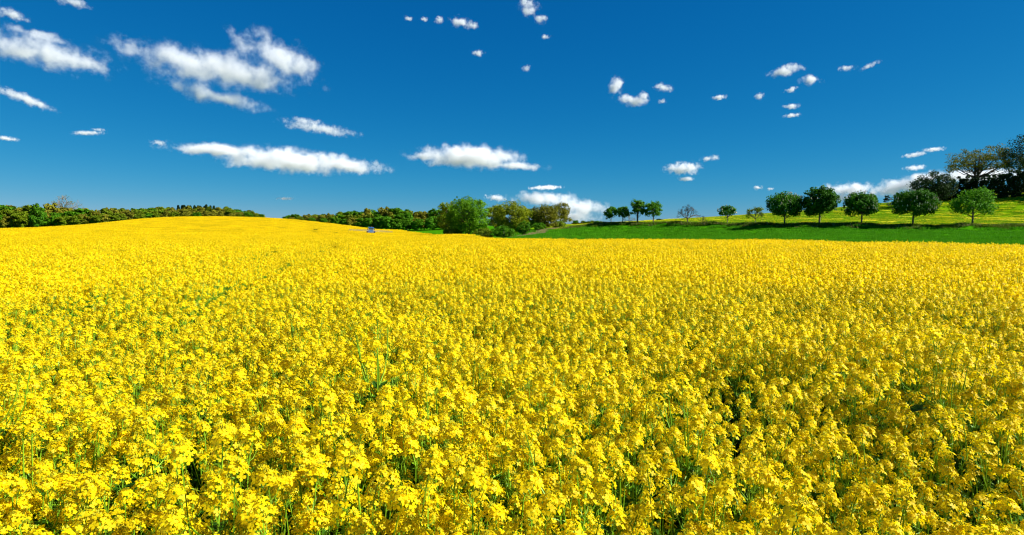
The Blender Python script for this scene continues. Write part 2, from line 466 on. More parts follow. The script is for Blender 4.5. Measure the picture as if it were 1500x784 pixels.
def patch(R, size, n, low, hvar, seed):
    mb = MB()
    for i in range(n):
        x, y = R.uniform(-.5, .5) * size, R.uniform(-.5, .5) * size
        z = CROP - 0.15 + R.gauss(-0.05, 0.06) + (0.10 if R.random() < 0.05 else 0)
        mb.merge(low(R), Matrix.Translation((x, y, z)))
        if i % 3 == 0: mb.add([(x - .003, y, z - .3), (x + .003, y, z - .3), (x + .003, y, z + .05), (x - .003, y, z + .05)], [(0, 1, 2, 3)], 1)
        if i % 4 == 0:
            g = R.uniform(0, 6.28); dx, dy = math.cos(g) * .05, math.sin(g) * .05
            mb.add([(x - dx, y - dy, z - .16), (x + dy, y - dx, z - .12), (x + dx, y + dy, z - .06), (x - dy, y + dx, z - .12)], [(0, 1, 2, 3)], 3)
    return mb
R_ = random.Random(5)
for i in range(4): add_var('far', patch(R_, 0.8, 95, lambda R: raceme_low(R), 0.05, i))
for i in range(3): add_var('vfar', patch(R_, 3.2, 900, lambda R: raceme_low(R, 3, 0.042, 0.03, 0.13), 0.05, i))

# tramline of the sprayer, found on the ground under its track in the picture
TRAM = np.array([ground_hit(px, py, CROP)[:2] for px, py in [(535, 342), (505, 349), (470, 357), (430, 366), (370, 382), (290, 405), (190, 445)]])
def tram_dist(X, Y):
    best = np.full(X.shape, 1e9)
    for (a, b_) in zip(TRAM[:-1], TRAM[1:]):
        ab = b_ - a; t = np.clip(((X - a[0]) * ab[0] + (Y - a[1]) * ab[1]) / (ab @ ab), 0, 1)
        best = np.minimum(best, np.hypot(X - a[0] - t * ab[0], Y - a[1] - t * ab[1]))
    return best
def on_track(X, Y):
    return np.abs(tram_dist(X, Y) - 0.9) < 0.38

def scatter(r0, r1, spacing, margin):
    """jittered grid inside the crop, in front of the camera with a margin to the sides"""
    a = np.arange(-r1, r1, spacing); b_ = np.arange(-1.0, r1, spacing)
    X, Y = np.meshgrid(a, b_); X = X.ravel(); Y = Y.ravel()
    X = X + rng.uniform(-.5, .5, X.shape) * spacing * 1.1; Y = Y + rng.uniform(-.5, .5, Y.shape) * spacing * 1.1
    R = np.hypot(X, Y)
    k = (R >= r0) & (R < r1) & (np.abs(X) < 0.92 * np.maximum(Y, 0) + margin) & in_crop(X, Y)
    return X[k], Y[k]
PX, PY, PS, PV = [], [], [], []
def emit(X, Y, kind, s):
    PX.append(X); PY.append(Y); PS.append(s); PV.append(rng.choice(VAR[kind], len(X)))
def height_mod(X, Y):
    return 1 + 0.045 * wob(X, Y, 2.2, 3) + 0.03 * wob(X, Y, 0.5, 4)
def thin(X, Y):
    """open spots in the stand; a little more open to the right of the camera"""
    g = wob(X, Y, 5.0, 9) + 0.7 * wob(X, Y, 11.0, 10) + 0.25 * np.clip(X / np.maximum(Y, 1), -.6, .8)
    return g < 1.05
def individuals():
    X, Y = scatter(1.15, 5.2, 0.178, 1.6)
    k = thin(X, Y); X, Y = X[k], Y[k]
    s = height_mod(X, Y) * rng.normal(1, 0.045, X.shape)
    s = np.where(on_track(X, Y), s * 0.85, s)
    s = np.where((rng.uniform(0, 1, s.shape) < np.where(np.hypot(X, Y) < 2.3, 0.2, 0.08)) & (np.hypot(X, Y) > 1.4), s * rng.uniform(1.06, 1.18, s.shape), s)   # a few stand out
    # which show in the picture: the flowering top inside the frame
    D = Y * math.cos(PITCH) - (CROP * s - EYE) * math.sin(PITCH)
    v = 392 - FPX * ((CROP * s - EYE) * math.cos(PITCH) + Y * math.sin(PITCH)) / np.maximum(D, .05); u = 750 + FPX * X / np.maximum(D, .05)
    vis = (D > 0.3) & (u > -25) & (u < 1525) & (v < 860)
    order = np.argsort(np.where(vis, np.hypot(X, Y), 1e9)); pick = order[:300]; pick = pick[vis[pick]]
    rest = np.ones(len(X), bool); rest[pick] = False
    emit(X[rest], Y[rest], 'hi', s[rest])
    Z = ground(X, Y)
    for j, i in enumerate(pick):
        vi = int(rng.integers(NV)); st, heads, leaves = PLANS[vi]
        e = bpy.data.objects.new('rapeseed_plant', None); C.objects.link(e); e.empty_display_size = 0.1
        e.location = (X[i], Y[i], Z[i] - 0.01); e.rotation_euler = (rng.normal(0, .05), rng.normal(0, .05), rng.uniform(0, 6.28)); e.scale = (s[i],) * 3
        uu, vv = min(100, max(0, u[i] / 15)), min(100, v[i] / 7.84)
        size = 'tall ' if s[i] > 1.09 else ('low ' if s[i] < 0.93 else '')
        place = ('cut off by the bottom edge %s percent across' % words(uu)) if vv >= 99 else ('topping out %s percent across and %s down' % (words(uu), words(vv)))
        tag(e, '%syellow flowering rapeseed plant %s the photo' % (size, place), 'rapeseed plant', 'rapeseed plants in the foreground')
        obj('stem', STEM_ME[vi], e)
        for a, m in heads: obj('flower_head', RAC_ME[a], e).matrix_local = m
        for a, m in leaves: obj('leaf', LEAF_ME[a], e).matrix_local = m
individuals()
X, Y = scatter(5.2, 11, 0.185, 2.0); k = thin(X, Y) | (np.hypot(X, Y) > 9); X, Y = X[k], Y[k]
s = height_mod(X, Y) * rng.normal(1, 0.045, X.shape); s = np.where(on_track(X, Y), s * 0.80, s); emit(X, Y, 'hi', s)
X, Y = scatter(11, 34, 0.205, 3.0); s = height_mod(X, Y) * rng.normal(1, 0.045, X.shape); s = np.where(on_track(X, Y), s * 0.80, s); emit(X, Y, 'mid', s)
X, Y = scatter(34, 95, 0.66, 5.0); s = 1 + 0.03 * wob(X, Y, 0.5, 4) + rng.normal(0, 0.02, X.shape); s = np.where(on_track(X, Y), s * 0.82, s); emit(X, Y, 'far', s)
X, Y = scatter(95, 420, 2.6, 12.0); s = 1 + 0.02 * wob(X, Y, 0.2, 4); emit(X, Y, 'vfar', s)
PX, PY, PS, PV = map(np.concatenate, (PX, PY, PS, PV))
PZ = ground(PX, PY) - 0.02

def stuff_points(name, P, rot, scl, var, coll, label=None, cat=None):
    """one object that sets its plants out on points with geometry nodes"""
    me = bpy.data.meshes.new(name); me.vertices.add(len(P)); me.vertices.foreach_set('co', P.astype(np.float32).ravel())
    at_ = me.attributes.new('turn', 'FLOAT_VECTOR', 'POINT'); at_.data.foreach_set('vector', rot.astype(np.float32).ravel())
    at_ = me.attributes.new('grow', 'FLOAT_VECTOR', 'POINT'); at_.data.foreach_set('vector', scl.astype(np.float32).ravel())
    at_ = me.attributes.new('sort', 'INT', 'POINT'); at_.data.foreach_set('value', var.astype(np.int32))
    me.update()
    o = obj(name, me)
    g = bpy.data.node_groups.new(name, 'GeometryNodeTree')
    g.interface.new_socket('Geometry', in_out='INPUT', socket_type='NodeSocketGeometry')
    g.interface.new_socket('Geometry', in_out='OUTPUT', socket_type='NodeSocketGeometry')
    gi, go = g.nodes.new('NodeGroupInput'), g.nodes.new('NodeGroupOutput')
    ip = g.nodes.new('GeometryNodeInstanceOnPoints'); ci = g.nodes.new('GeometryNodeCollectionInfo')
    ci.inputs['Collection'].default_value = coll; ci.inputs['Separate Children'].default_value = True; ci.inputs['Reset Children'].default_value = True
    ip.inputs['Pick Instance'].default_value = True
    def na(n, t):
        k = g.nodes.new('GeometryNodeInputNamedAttribute'); k.data_type = t; k.inputs['Name'].default_value = n
        return [s for s in k.outputs if s.enabled][0]
    g.links.new(gi.outputs[0], ip.inputs['Points']); g.links.new(ci.outputs[0], ip.inputs['Instance'])
    g.links.new(na('sort', 'INT'), ip.inputs['Instance Index'])
    g.links.new(na('turn', 'FLOAT_VECTOR'), ip.inputs['Rotation']); g.links.new(na('grow', 'FLOAT_VECTOR'), ip.inputs['Scale'])
    g.links.new(ip.outputs[0], go.inputs[0])
    o.modifiers.new('plants', 'NODES').node_group = g
    return tag(o, label, cat, kind='stuff')
n = len(PX)
rot = np.stack([rng.normal(0, .04, n), rng.normal(0, .04, n), rng.uniform(0, 6.28, n)], 1)
big = PV >= min(VAR['far']); rot[big, :2] = 0
big = PV >= min(VAR['vfar'])                         # wide patches follow the slope
e = 1.5
if big.any():
    sx = (ground(PX[big] + e, PY[big]) - ground(PX[big] - e, PY[big])) / (2 * e); sy = (ground(PX[big], PY[big] + e) - ground(PX[big], PY[big] - e)) / (2 * e)
    rot[big, 0] = np.arctan(sy); rot[big, 1] = -np.arctan(sx); rot[big, 2] = rng.choice([0, math.pi / 2, math.pi], big.sum()) * 0
stuff_points('rapeseed_crop', np.stack([PX, PY, PZ], 1), rot, np.stack([PS, PS, PS], 1), PV, src,
             'yellow flowering rapeseed covering the field behind the front plants', 'rapeseed')

# ------------------------------------------------------------------ trees
m_bark = plain('bark', (0.16, 0.13, 0.095), 0.9, spec=0.1)
m_bark_d = plain('dark_bark', (0.07, 0.055, 0.04), 0.9, spec=0.1)
m_twig = plain('bare_twigs', (0.17, 0.13, 0.10), 0.9, spec=0.1)
m_twig_g = plain('grey_twigs', (0.20, 0.17, 0.13), 0.9, spec=0.1)
LM = {
    'chestnut': leaf_mat('chestnut_leaf', (0.030, 0.12, 0.004), (0.065, 0.20, 0.006), 0.35),
    'lime': leaf_mat('lime_leaf', (0.06, 0.20, 0.006), (0.12, 0.30, 0.010), 0.4),
    'willow': leaf_mat('willow_leaf', (0.08, 0.22, 0.004), (0.15, 0.32, 0.006), 0.4),
    'yellow': leaf_mat('young_oak_leaf', (0.19, 0.25, 0.004), (0.28, 0.31, 0.008), 0.4),
    'olive': leaf_mat('olive_leaf', (0.12, 0.19, 0.005), (0.19, 0.25, 0.008), 0.35),
    'brown': leaf_mat('brown_leaf', (0.19, 0.19, 0.012), (0.25, 0.24, 0.018), 0.3),
    'green': leaf_mat('green_leaf', (0.055, 0.18, 0.004), (0.11, 0.26, 0.006), 0.35),
    'dark': leaf_mat('dark_leaf', (0.018, 0.045, 0.010), (0.03, 0.065, 0.012), 0.25),
    'oak': leaf_mat('oak_leaf', (0.13, 0.14, 0.006), (0.20, 0.19, 0.010), 0.35),
    'fir': leaf_mat('fir_leaf', (0.018, 0.05, 0.016), (0.03, 0.075, 0.02), 0.15),
}
m_blossom = leaf_mat('chestnut_blossom', (0.60, 0.54, 0.34), (0.72, 0.66, 0.46), 0.25, scale=3)

def leaves_mesh(name, centers, radii, per, size, mat, R, outward=None, flat=0.75):
    """leaf sprays: small folded quads spread through clumps; blades tend to face out and up"""
    n = len(centers) * per
    c = np.repeat(np.asarray(centers, float), per, 0); r = np.repeat(np.asarray(radii, float), per)
    d = R.normal(size=(n, 3)); d /= np.linalg.norm(d, axis=1, keepdims=True)
    p = c + d * (r * R.uniform(0.25, 1.0, n) ** 0.6)[:, None] * np.array([1, 1, flat])
    o = (p - outward) if outward is not None else d
    o = o / (np.linalg.norm(o, axis=1, keepdims=True) + 1e-6)
    nrm = 0.5 * d + 0.45 * o + np.array([0, 0, 0.35]) + 0.55 * R.normal(size=(n, 3))
    nrm /= np.linalg.norm(nrm, axis=1, keepdims=True)
    a = np.cross(nrm, R.normal(size=(n, 3))); a /= np.linalg.norm(a, axis=1, keepdims=True); b = np.cross(nrm, a)
    s = size * R.uniform(0.6, 1.3, n)[:, None]
    # a leaf spray: kite with a raised keel
    V = np.stack([p - a * s, p + b * s * 0.55 + nrm * s * 0.15, p + a * s, p - b * s * 0.55 + nrm * s * 0.15], 1).reshape(-1, 3)
    F = np.arange(n * 4).reshape(-1, 4)
    return mesh_from(name, V, F, [mat])

def limb_tubes(mb, segs, n=5):
    for pts, rad in segs: mb.tube(pts, rad, 0, n)

def envelope_points(R, n, dims, lumps, bottom=-0.75, shell=0.55):
    """clump centres in a lumpy crown, in the crown's own unit sphere scaled by dims"""
    L_ = R.normal(size=(lumps, 3)); L_ /= np.linalg.norm(L_, axis=1, keepdims=True)
    out = []
    while len(out) < n:
        d = R.normal(size=3); d /= np.linalg.norm(d)
        if d[2] < bottom: continue
        bump = 0.74 + 0.30 * max(0, np.max(L_ @ d) - 0.6) / 0.4
        r = bump * (R.uniform(shell ** 3, 1) ** (1 / 3))
        out.append(d * r * np.array(dims))
    return np.array(out)

def tree(name, label, cat, px, depth, top_py, width_px, leaf, base_py=None, clear=0.18, n=110, per=42, size=0.20, lumps=9, blossom=0,
         trunk_r=None, bark=None, group=None, seed=1, stems=1, lean=0.0, shell=0.5, clump=0.10, low=-0.75, flat=0.8, droop=False, fork=0.35):
    """a tree standing on the ground at a pixel column; its height and spread come from the picture at that depth"""
    R = np.random.default_rng(seed); mpp = depth / FPX
    p = at(px, 330, depth); gzv = gz(p.x, p.y)
    Ht = at(px, top_py, depth).z - gzv; W = width_px * mpp
    e = bpy.data.objects.new(name, None); C.objects.link(e); e.location = (p.x, p.y, gzv - 0.05); e.empty_display_size = 0.5
    tag(e, label, cat, group)
    tr_ = trunk_r or Ht * 0.022
    cz = Ht * (clear + (1 - clear) / 2); dims = np.array([W / 2, W / 2 * 0.95, Ht * (1 - clear) / 2])
    n = int(n * 1.15); pts = envelope_points(R, n, dims * 0.95, lumps, low, shell)
    # broader low, a little narrower on top
    pts[:, 0] += lean * (pts[:, 2] + dims[2]); ctr = np.array([0, 0, cz])
    cen = pts + ctr
    mb = MB()
    for s_ in range(stems):
        off = Vector((R.normal() * 0.35 * (stems > 1), R.normal() * 0.35 * (stems > 1), 0)) * (W / 8)
        tp = Vector((lean * Ht * 0.5, 0, Ht * 0.78)) + off * 1.5
        k1 = off + Vector((R.normal() * .05, R.normal() * .05, Ht * 0.3)); k2 = (k1 + tp) / 2 + Vector((R.normal() * .1, R.normal() * .1, 0))
        mb.tube([off * 0.6 + Vector((0, 0, -0.2)), off * 0.7 + Vector((0, 0, 0.25)), k1, k2, tp], [tr_ * 1.5, tr_ * 1.05, tr_ * 0.85, tr_ * 0.55, tr_ * 0.12], 0, 7)
        for i in R.choice(n, min(n, 26), replace=False):
            t = Vector(cen[i]); h = max(clear * Ht * 0.95, t.z * R.uniform(0.45, 0.72)); st = Vector((k1.x * h / (0.3 * Ht) if h < 0.3 * Ht else k1.x, k1.y, h))
            md = (st + t) / 2 + Vector((0, 0, -0.03 * Ht)); r0 = tr_ * R.uniform(0.22, fork)
            mb.tube([st, md, t], [r0, r0 * 0.6, r0 * 0.2], 0, 4)
    obj('trunk', mesh_from('trunk', np.array(mb.V), mb.F, [bark or m_bark], smooth=True), e)
    rad = W * clump * R.uniform(0.7, 1.25, n)
    cm = leaves_mesh('crown', cen, rad, per, size, LM[leaf], R, outward=ctr * np.array([1, 1, 0.8]), flat=flat)
    if droop:
        co = np.empty(len(cm.vertices) * 3, np.float32); cm.vertices.foreach_get('co', co); co = co.reshape(-1, 3)
        co[:, 2] -= 0.35 * np.abs(np.sin(co[:, 0] * 2.1) * np.cos(co[:, 1] * 1.7)); cm.vertices.foreach_set('co', co.ravel()); cm.update()
    cr = obj('crown', cm, e)
    if blossom:
        bb = MB(); o_ = envelope_points(R, blossom, dims * 1.0, lumps, -0.5, 0.93)
        for q in o_:
            q = Vector(q + ctr) ; h = R.uniform(0.28, 0.45); w = h * 0.34
            vs = [q + Vector((w * math.cos(a), w * math.sin(a), 0)) for a in (0, 1.26, 2.51, 3.77, 5.03)] + [q + Vector((0, 0, h)), q + Vector((0, 0, -w * .5))]
            bb.add(vs, [(i, (i + 1) % 5, 5) for i in range(5)] + [((i + 1) % 5, i, 6) for i in range(5)], 0)
        tag(obj('blossom', mesh_from('blossom', np.array(bb.V), bb.F, [m_blossom]), cr), kind='stuff')
    return e

def bare_tree(name, label, px, depth, top_py, width_px, mat, seed, group=None, leaf=None, levels=5, sx=1.0, leafn=0, trunk=0.25):
    """crown of naked branches grown by forking"""
    R = np.random.default_rng(seed); p = at(px, 330, depth); g0 = gz(p.x, p.y); mpp = depth / FPX
    Ht = at(px, top_py, depth).z - g0; W = width_px * mpp
    e = bpy.data.objects.new(name, None); C.objects.link(e); e.location = (p.x, p.y, g0 - 0.05); tag(e, label, 'tree', group)
    segs = []; tips = []
    def grow(a, d, ln, r, lev):
        b_ = a + d * ln; mid = (a + b_) / 2 + Vector(R.normal(size=3)) * ln * 0.06
        segs.append(([a, mid, b_], [r, r * 0.8, r * 0.62], lev))
        if lev == levels: tips.append(b_); return
        for k in range(3 if lev < 3 else 4):
            ax = Vector(R.normal(size=3)).normalized(); nd = (d + ax * 0.75 + Vector((0, 0, 0.06))).normalized()
            grow(a + (b_ - a) * R.uniform(0.6, 1.0), nd, ln * R.uniform(0.62, 0.85), r * 0.58, lev + 1)
    grow(Vector((0, 0, Ht * trunk * 0.8)), Vector((0, 0, 1)), Ht * 0.22, Ht * 0.022, 0)
    for k in range(5):
        a = k * 1.26 + R.uniform(0, .5); grow(Vector((0, 0, Ht * trunk)), Vector((math.cos(a), math.sin(a), 0.55)).normalized(), Ht * 0.22, Ht * 0.016, 1)
    # fit to the picture's height and spread
    A = np.array([q for s_ in segs for q in s_[0]]); zx = A[:, 2].max(); wx = np.abs(A[:, 0]).max()
    fx, fz = (W / 2) / wx, Ht / zx
    f = lambda q: Vector((q.x * fx, q.y * fx, q.z * fz))
    mb = MB(); tw = MB()
    mb.tube([(0, 0, -0.2), (0, 0, Ht * trunk * 0.5), (0, 0, Ht * trunk)], [Ht * .032, Ht * .026, Ht * .024], 0, 7)
    for pts, rad, lev in segs:
        q = [f(x) for x in pts]
        if lev <= 2: mb.tube(q, rad, 0, 5)
        else: tw.tube([q[0], q[2]], [max(rad[0], 0.012), max(rad[2], 0.008)], 0, 3)
    obj('trunk', mesh_from('trunk', np.array(mb.V), mb.F, [mat]), e)
    cr = obj('crown', mesh_from('crown', np.array(tw.V), tw.F, [mat]), e)
    if leafn:
        T = np.array([f(t) for t in tips]); T = T[R.choice(len(T), min(leafn, len(T)), replace=False)]
        obj('young_leaves', leaves_mesh('young_leaves', T, np.full(len(T), 0.4), 6, 0.14, LM[leaf], R), cr)
    return e

# --- the row along the bank
CH = 'chestnut trees in the row along the bank'
tree('chestnut_tree', 'round chestnut full of cream blossom, leftmost of the five big row chestnuts', 'tree', 1149, 133, 279, 53, 'chestnut', blossom=130, group=CH, seed=21, n=170, per=52, size=0.21, clear=0.17)
tree('chestnut_tree', 'tallest dark green chestnut in the row, egg-shaped crown with almost no blossom', 'tree', 1200, 130, 272, 52, 'chestnut', blossom=12, group=CH, seed=22, n=170, per=52, size=0.21, clear=0.17, lumps=12)
tree('chestnut_tree', 'middle chestnut of the five, narrow rounded crown with cream blossom on its right', 'tree', 1262, 126, 279, 52, 'chestnut', blossom=70, group=CH, seed=23, n=150, per=52, size=0.21, clear=0.21)
tree('chestnut_tree', 'broad spreading chestnut with cream blossom, below the dark bush on the hill', 'tree', 1337, 122, 277, 64, 'chestnut', blossom=120, group=CH, seed=24, n=150, per=52, size=0.21, clear=0.22, lumps=14)
tree('chestnut_tree', 'loose ragged light green young tree at the right end of the row', 'tree', 1424, 118, 276, 60, 'lime', group='trees along the bank', seed=25, n=90, per=50, size=0.18, clear=0.20, lumps=16, clump=0.11, shell=0.35)
bare_tree('sapling', 'thin sparse olive sapling left of the blossoming round chestnut', 1106, 140, 303, 24, m_twig_g, 26, 'trees along the bank', 'olive', 4, leafn=200)
tree('young_chestnut_tree', 'small young chestnut with flat bushy crown standing alone before the meadow', 'tree', 1065, 145, 299, 29, 'chestnut', blossom=25, group='trees along the bank', seed=27, n=60, per=36, size=0.16, clear=0.38, lumps=10)
bare_tree('bare_tree', 'leafless brown tree with a round twiggy crown in the row', 1007, 150, 298, 42, m_twig, 28, 'trees along the bank', None, 5)
LG = 'four small green trees at the left end of the row'
tree('lime_tree', 'bright green tree, rightmost of the four together at the row\'s left end', 'tree', 957, 158, 293, 31, 'lime', group=LG, seed=31, n=90, per=40, size=0.17, clear=0.22)
tree('lime_tree', 'tallest of the four small trees together, with a double trunk', 'tree', 934, 159, 290, 26, 'lime', group=LG, seed=32, n=90, per=40, size=0.17, clear=0.24, stems=2)
tree('lime_tree', 'second from left of the four small trees, crown touching the tallest', 'tree', 912, 161, 301, 23, 'lime', group=LG, seed=33, n=70, per=38, size=0.17, clear=0.24)
tree('lime_tree', 'leftmost and smallest tree of the row, against the white cloud', 'tree', 895, 163, 302, 23, 'lime', group=LG, seed=34, n=70, per=38, size=0.17, clear=0.20)
tree('small_bush', 'dark little bush on the skyline right of the four small trees', 'bush', 966, 215, 321, 9, 'dark', seed=35, n=20, per=30, size=0.22, clear=0.05)
bare_tree('bare_shrub', 'thin leafless shrub between the trunks of the four small trees', 922, 168, 314, 24, m_twig_g, 36, None, None, 4, trunk=0.1)
bare_tree('bare_shrub', 'low brown leafless shrub on the bank right of the bare tree', 1030, 146, 315, 14, m_twig, 37, None, None, 4, trunk=0.1)

# --- clump in the middle of the picture
CG = 'trees of the central clump'
tree('olive_tree_crown', 'olive brown tree leaning out behind the left of the big willow', 'tree', 661, 156, 291, 44, 'olive', group=CG, seed=41, n=110, per=42, size=0.24, clear=0.04, low=-1)
tree('willow_tree', 'big bright green willow with upright tufts, tallest of the central clump', 'tree', 686, 148, 286, 66, 'willow', group=CG, seed=42, n=190, per=48, size=0.22, clear=0.05, stems=3, lumps=22, droop=True, bark=m_bark_d, low=-0.95, clump=0.10)
tree('pale_green_tree', 'pale yellow-green tree peeping up right behind the willow', 'tree', 726, 168, 297, 40, 'yellow', group=CG, seed=43, n=80, per=40, size=0.24, clear=0.1)
tree('young_oak_tree', 'wide yellow-olive tree in the middle of the central clump', 'tree', 749, 160, 294, 58, 'yellow', group=CG, seed=44, n=150, per=44, size=0.22, clear=0.05, lumps=16, low=-1)
tree('olive_tree_crown', 'olive green tree between the yellow tree and the oaks of the clump', 'tree', 776, 185, 301, 38, 'olive', group=CG, seed=45, n=90, per=40, size=0.26, clear=0.05)
tree('oak_tree', 'brownish green oak with dense crown right in the central clump', 'tree', 799, 184, 297, 46, 'oak', group=CG, seed=46, n=120, per=42, size=0.24, clear=0.06, lumps=14, low=-1)
tree('oak_tree', 'oak with open crown and one branch reaching right, clump\'s right end', 'tree', 821, 200, 297, 40, 'oak', group=CG, seed=47, n=80, per=40, size=0.24, clear=0.12, lumps=16, shell=0.3)
BG = 'bushes at the foot of the central clump'
tree('bush', 'dark green rounded bush at the front of the clump, right of the willow', 'bush', 738, 139, 329, 37, 'green', group=BG, seed=51, n=80, per=44, size=0.15, clear=0.02, low=-1)
tree('bush', 'round dark bush beside the dry grass at the clump\'s front right', 'bush', 768, 149, 323, 24, 'green', group=BG, seed=52, n=60, per=44, size=0.15, clear=0.02, low=-1)
tree('bush', 'brownish undergrowth bush under the right half of the willow', 'bush', 706, 141, 332, 36, 'olive', group=BG, seed=53, n=60, per=40, size=0.15, clear=0.02, low=-1)
tree('bush', 'dark undergrowth bush under the left half of the willow', 'bush', 664, 148, 331, 34, 'olive', group=BG, seed=54, n=60, per=40, size=0.15, clear=0.02, low=-1)
tree('bush', 'low light green shrub in front of the brownish oak', 'bush', 789, 172, 325, 24, 'green', group=BG, seed=55, n=50, per=40, size=0.17, clear=0.02, low=-1)
tree('bush', 'low shrub under the open oak at the clump\'s right end', 'bush', 818, 192, 323, 26, 'olive', group=BG, seed=56, n=50, per=40, size=0.18, clear=0.02, low=-1)

# --- on the hill at the right
tree('hawthorn_bush', 'big dark rounded bush at the left end of the hill hedge', 'bush', 1362, 186, 250, 62, 'dark', seed=61, n=150, per=50, size=0.24, clear=0.02, low=-1, shell=0.3)
tree('oak_tree', 'wind-swept bronze oak with spreading crown above the hill hedge', 'tree', 1430, 194, 211, 100, 'oak', seed=62, n=190, per=34, size=0.22, clear=0.26, lumps=24, stems=2, lean=0.10, shell=0.25, clump=0.065, bark=m_bark_d, trunk_r=0.38, flat=0.5, low=-0.5, fork=0.5)
tree('oak_tree', 'tall dark tree at the right edge of the photo behind the hedge', 'tree', 1496, 186, 196, 66, 'dark', seed=63, n=150, per=36, size=0.22, clear=0.22, lumps=18, clump=0.09, shell=0.3, bark=m_bark_d, low=-0.6)
tree('small_bush', 'tiny dark bush on the meadow skyline left of the hedge', 'bush', 1298, 200, 285, 9, 'dark', seed=64, n=20, per=30, size=0.2, clear=0.05)
tree('small_bush', 'low dark shrubs on the skyline just above the broad chestnut', 'bush', 1318, 198, 281, 26, 'dark', seed=65, n=40, per=34, size=0.2, clear=0.05)

def hedge(name, label, pts, depth_w, leaf, seed, size=0.27, per=60, tops=None):
    """a hedge that follows the ground along its line"""
    R = np.random.default_rng(seed); o0 = Vector((pts[0][0], pts[0][1], gz(*pts[0][:2])))
    e = bpy.data.objects.new(name, None); C.objects.link(e); e.location = o0; tag(e, label, 'hedge')
    cen = []; rad = []; mb = MB()
    for (x0, y0, h0), (x1, y1, h1) in zip(pts[:-1], pts[1:]):
        ln = math.hypot(x1 - x0, y1 - y0); k = int(ln / 0.45)
        for i in range(k):
            t = (i + R.uniform(0, 1)) / k; x, y, h = x0 + (x1 - x0) * t, y0 + (y1 - y0) * t, (h0 + (h1 - h0) * t) * R.uniform(0.82, 1.08)
            g = gz(x, y) - o0.z
            for z in np.arange(0.4, h, 0.75):
                w = depth_w * (1 - 0.5 * (z / h) ** 2)
                cen.append((x - o0.x + R.normal() * 0.3, y - o0.y + R.uniform(-w, w), g + z)); rad.append(R.uniform(0.45, 0.8))
            if i % 3 == 0: mb.tube([(x - o0.x, y - o0.y, g - 0.1), (x - o0.x + R.normal() * .2, y - o0.y + R.normal() * .2, g + h * 0.8)], [0.07, 0.03], 0, 4)
    obj('stems', mesh_from('stems', np.array(mb.V), mb.F, [m_bark_d]), e)
    obj('foliage', leaves_mesh('foliage', cen, rad, per, size, LM[leaf], R), e)
    return e
hp = []
for px, d, top in [(1368, 190, 268), (1400, 187, 263), (1430, 184, 261), (1460, 180, 255), (1500, 175, 248), (1560, 166, 240), (1640, 152, 230), (1720, 140, 222)]:
    p = at(px, top, d); hp.append((p.x, p.y, p.z - gz(p.x, p.y)))
hedge('hill_hedge', 'long dark hedge climbing the hill under the wind-swept oak', hp, 1.6, 'dark', 71)

# --- woods behind the crop
def copy_tree(o):
    c = o.copy(); C.objects.link(c)
    for ch in o.children:
        k = ch.copy(); C.objects.link(k); k.parent = c
    return c
def wood_proto(leaf, seed, slim=1.0, n=52, per=40, size=0.055, conifer=False):
    """unit-height tree, reused at many sizes"""
    R = np.random.default_rng(seed)
    if conifer:
        cen = []; rad = []
        for z in np.linspace(0.12, 0.97, 26):
            for k in range(3):
                a = R.uniform(0, 6.28); w = 0.20 * (1.02 - z); cen.append((w * math.cos(a), w * math.sin(a), z)); rad.append(0.03 + 0.06 * (1 - z))
        cen = np.array(cen); rad = np.array(rad)
    else:
        cen = envelope_points(R, n, np.array([0.34 * slim, 0.34 * slim, 0.45]), 10, -0.95, 0.45) + np.array([0, 0, 0.53]); rad = R.uniform(0.07, 0.12, n)
    mb = MB(); mb.tube([(0, 0, -0.02), (0.005, 0, 0.3), (0, 0.01, 0.8)], [0.02, 0.015, 0.004], 0, 5)
    for i in range(8):
        t = cen[R.integers(len(cen))]; mb.tube([(0, 0, t[2] * 0.6), t], [0.008, 0.003], 0, 3)
    return (mesh_from('trunk', np.array(mb.V), mb.F, [m_bark_d]), leaves_mesh('crown', cen, rad, per, size, LM[leaf], R, outward=np.array([0, 0, 0.4])))
WP = {k: [wood_proto(k, 500 + i * 7 + hash_, ) for i in range(3)] for hash_, k in enumerate(['green', 'olive', 'brown', 'yellow', 'lime'])}
WP['fir'] = [wood_proto('fir', 560 + i, conifer=True) for i in range(2)]
def wood_tree(name, label, group, px, depth, height, kind, R, wide=1.0):
    p = at(px, 330, depth); e = bpy.data.objects.new(name, None); C.objects.link(e)
    e.location = (p.x, p.y, gz(p.x, p.y) - 0.1); e.rotation_euler = (0, 0, R.uniform(0, 6.28)); e.scale = (height * wide, height * wide, height)
    t, c = WP[kind][R.integers(len(WP[kind]))]
    obj('trunk', t, e); obj('crown', c, e); tag(e, label, 'tree', group)
    return e
def wood(tops, front, rows, gap, step, kinds, names, group, seed, sink=0.0):
    R = np.random.default_rng(seed); tp, ty = zip(*tops); fp, fd = zip(*front)
    for r in range(rows):
        px = tp[0] + R.uniform(0, 12)
        while px < tp[-1]:
            d = float(np.interp(px, fp, fd)) + r * gap + R.uniform(-1.5, 1.5)
            p = at(px, 330, d); top = at(px, np.interp(px, tp, ty), d).z; full = top - gz(p.x, p.y)
            h = full * (1.0 if r >= rows - 2 else 0.66 + 0.14 * r) * R.uniform(0.86, 1.06)
            if h > 2.0:
                k = kinds[R.integers(len(kinds))]
                wood_tree('wood_tree', names[k] % ('front edge' if r == 0 else 'inside') + ', %s percent across the photo' % words(max(0, px / 15)), group, px, d, h, k, R, R.uniform(0.85, 1.25) * (1.3 if h < 7 else 1.0))
            px += step * FPX / d * R.uniform(0.75, 1.3)
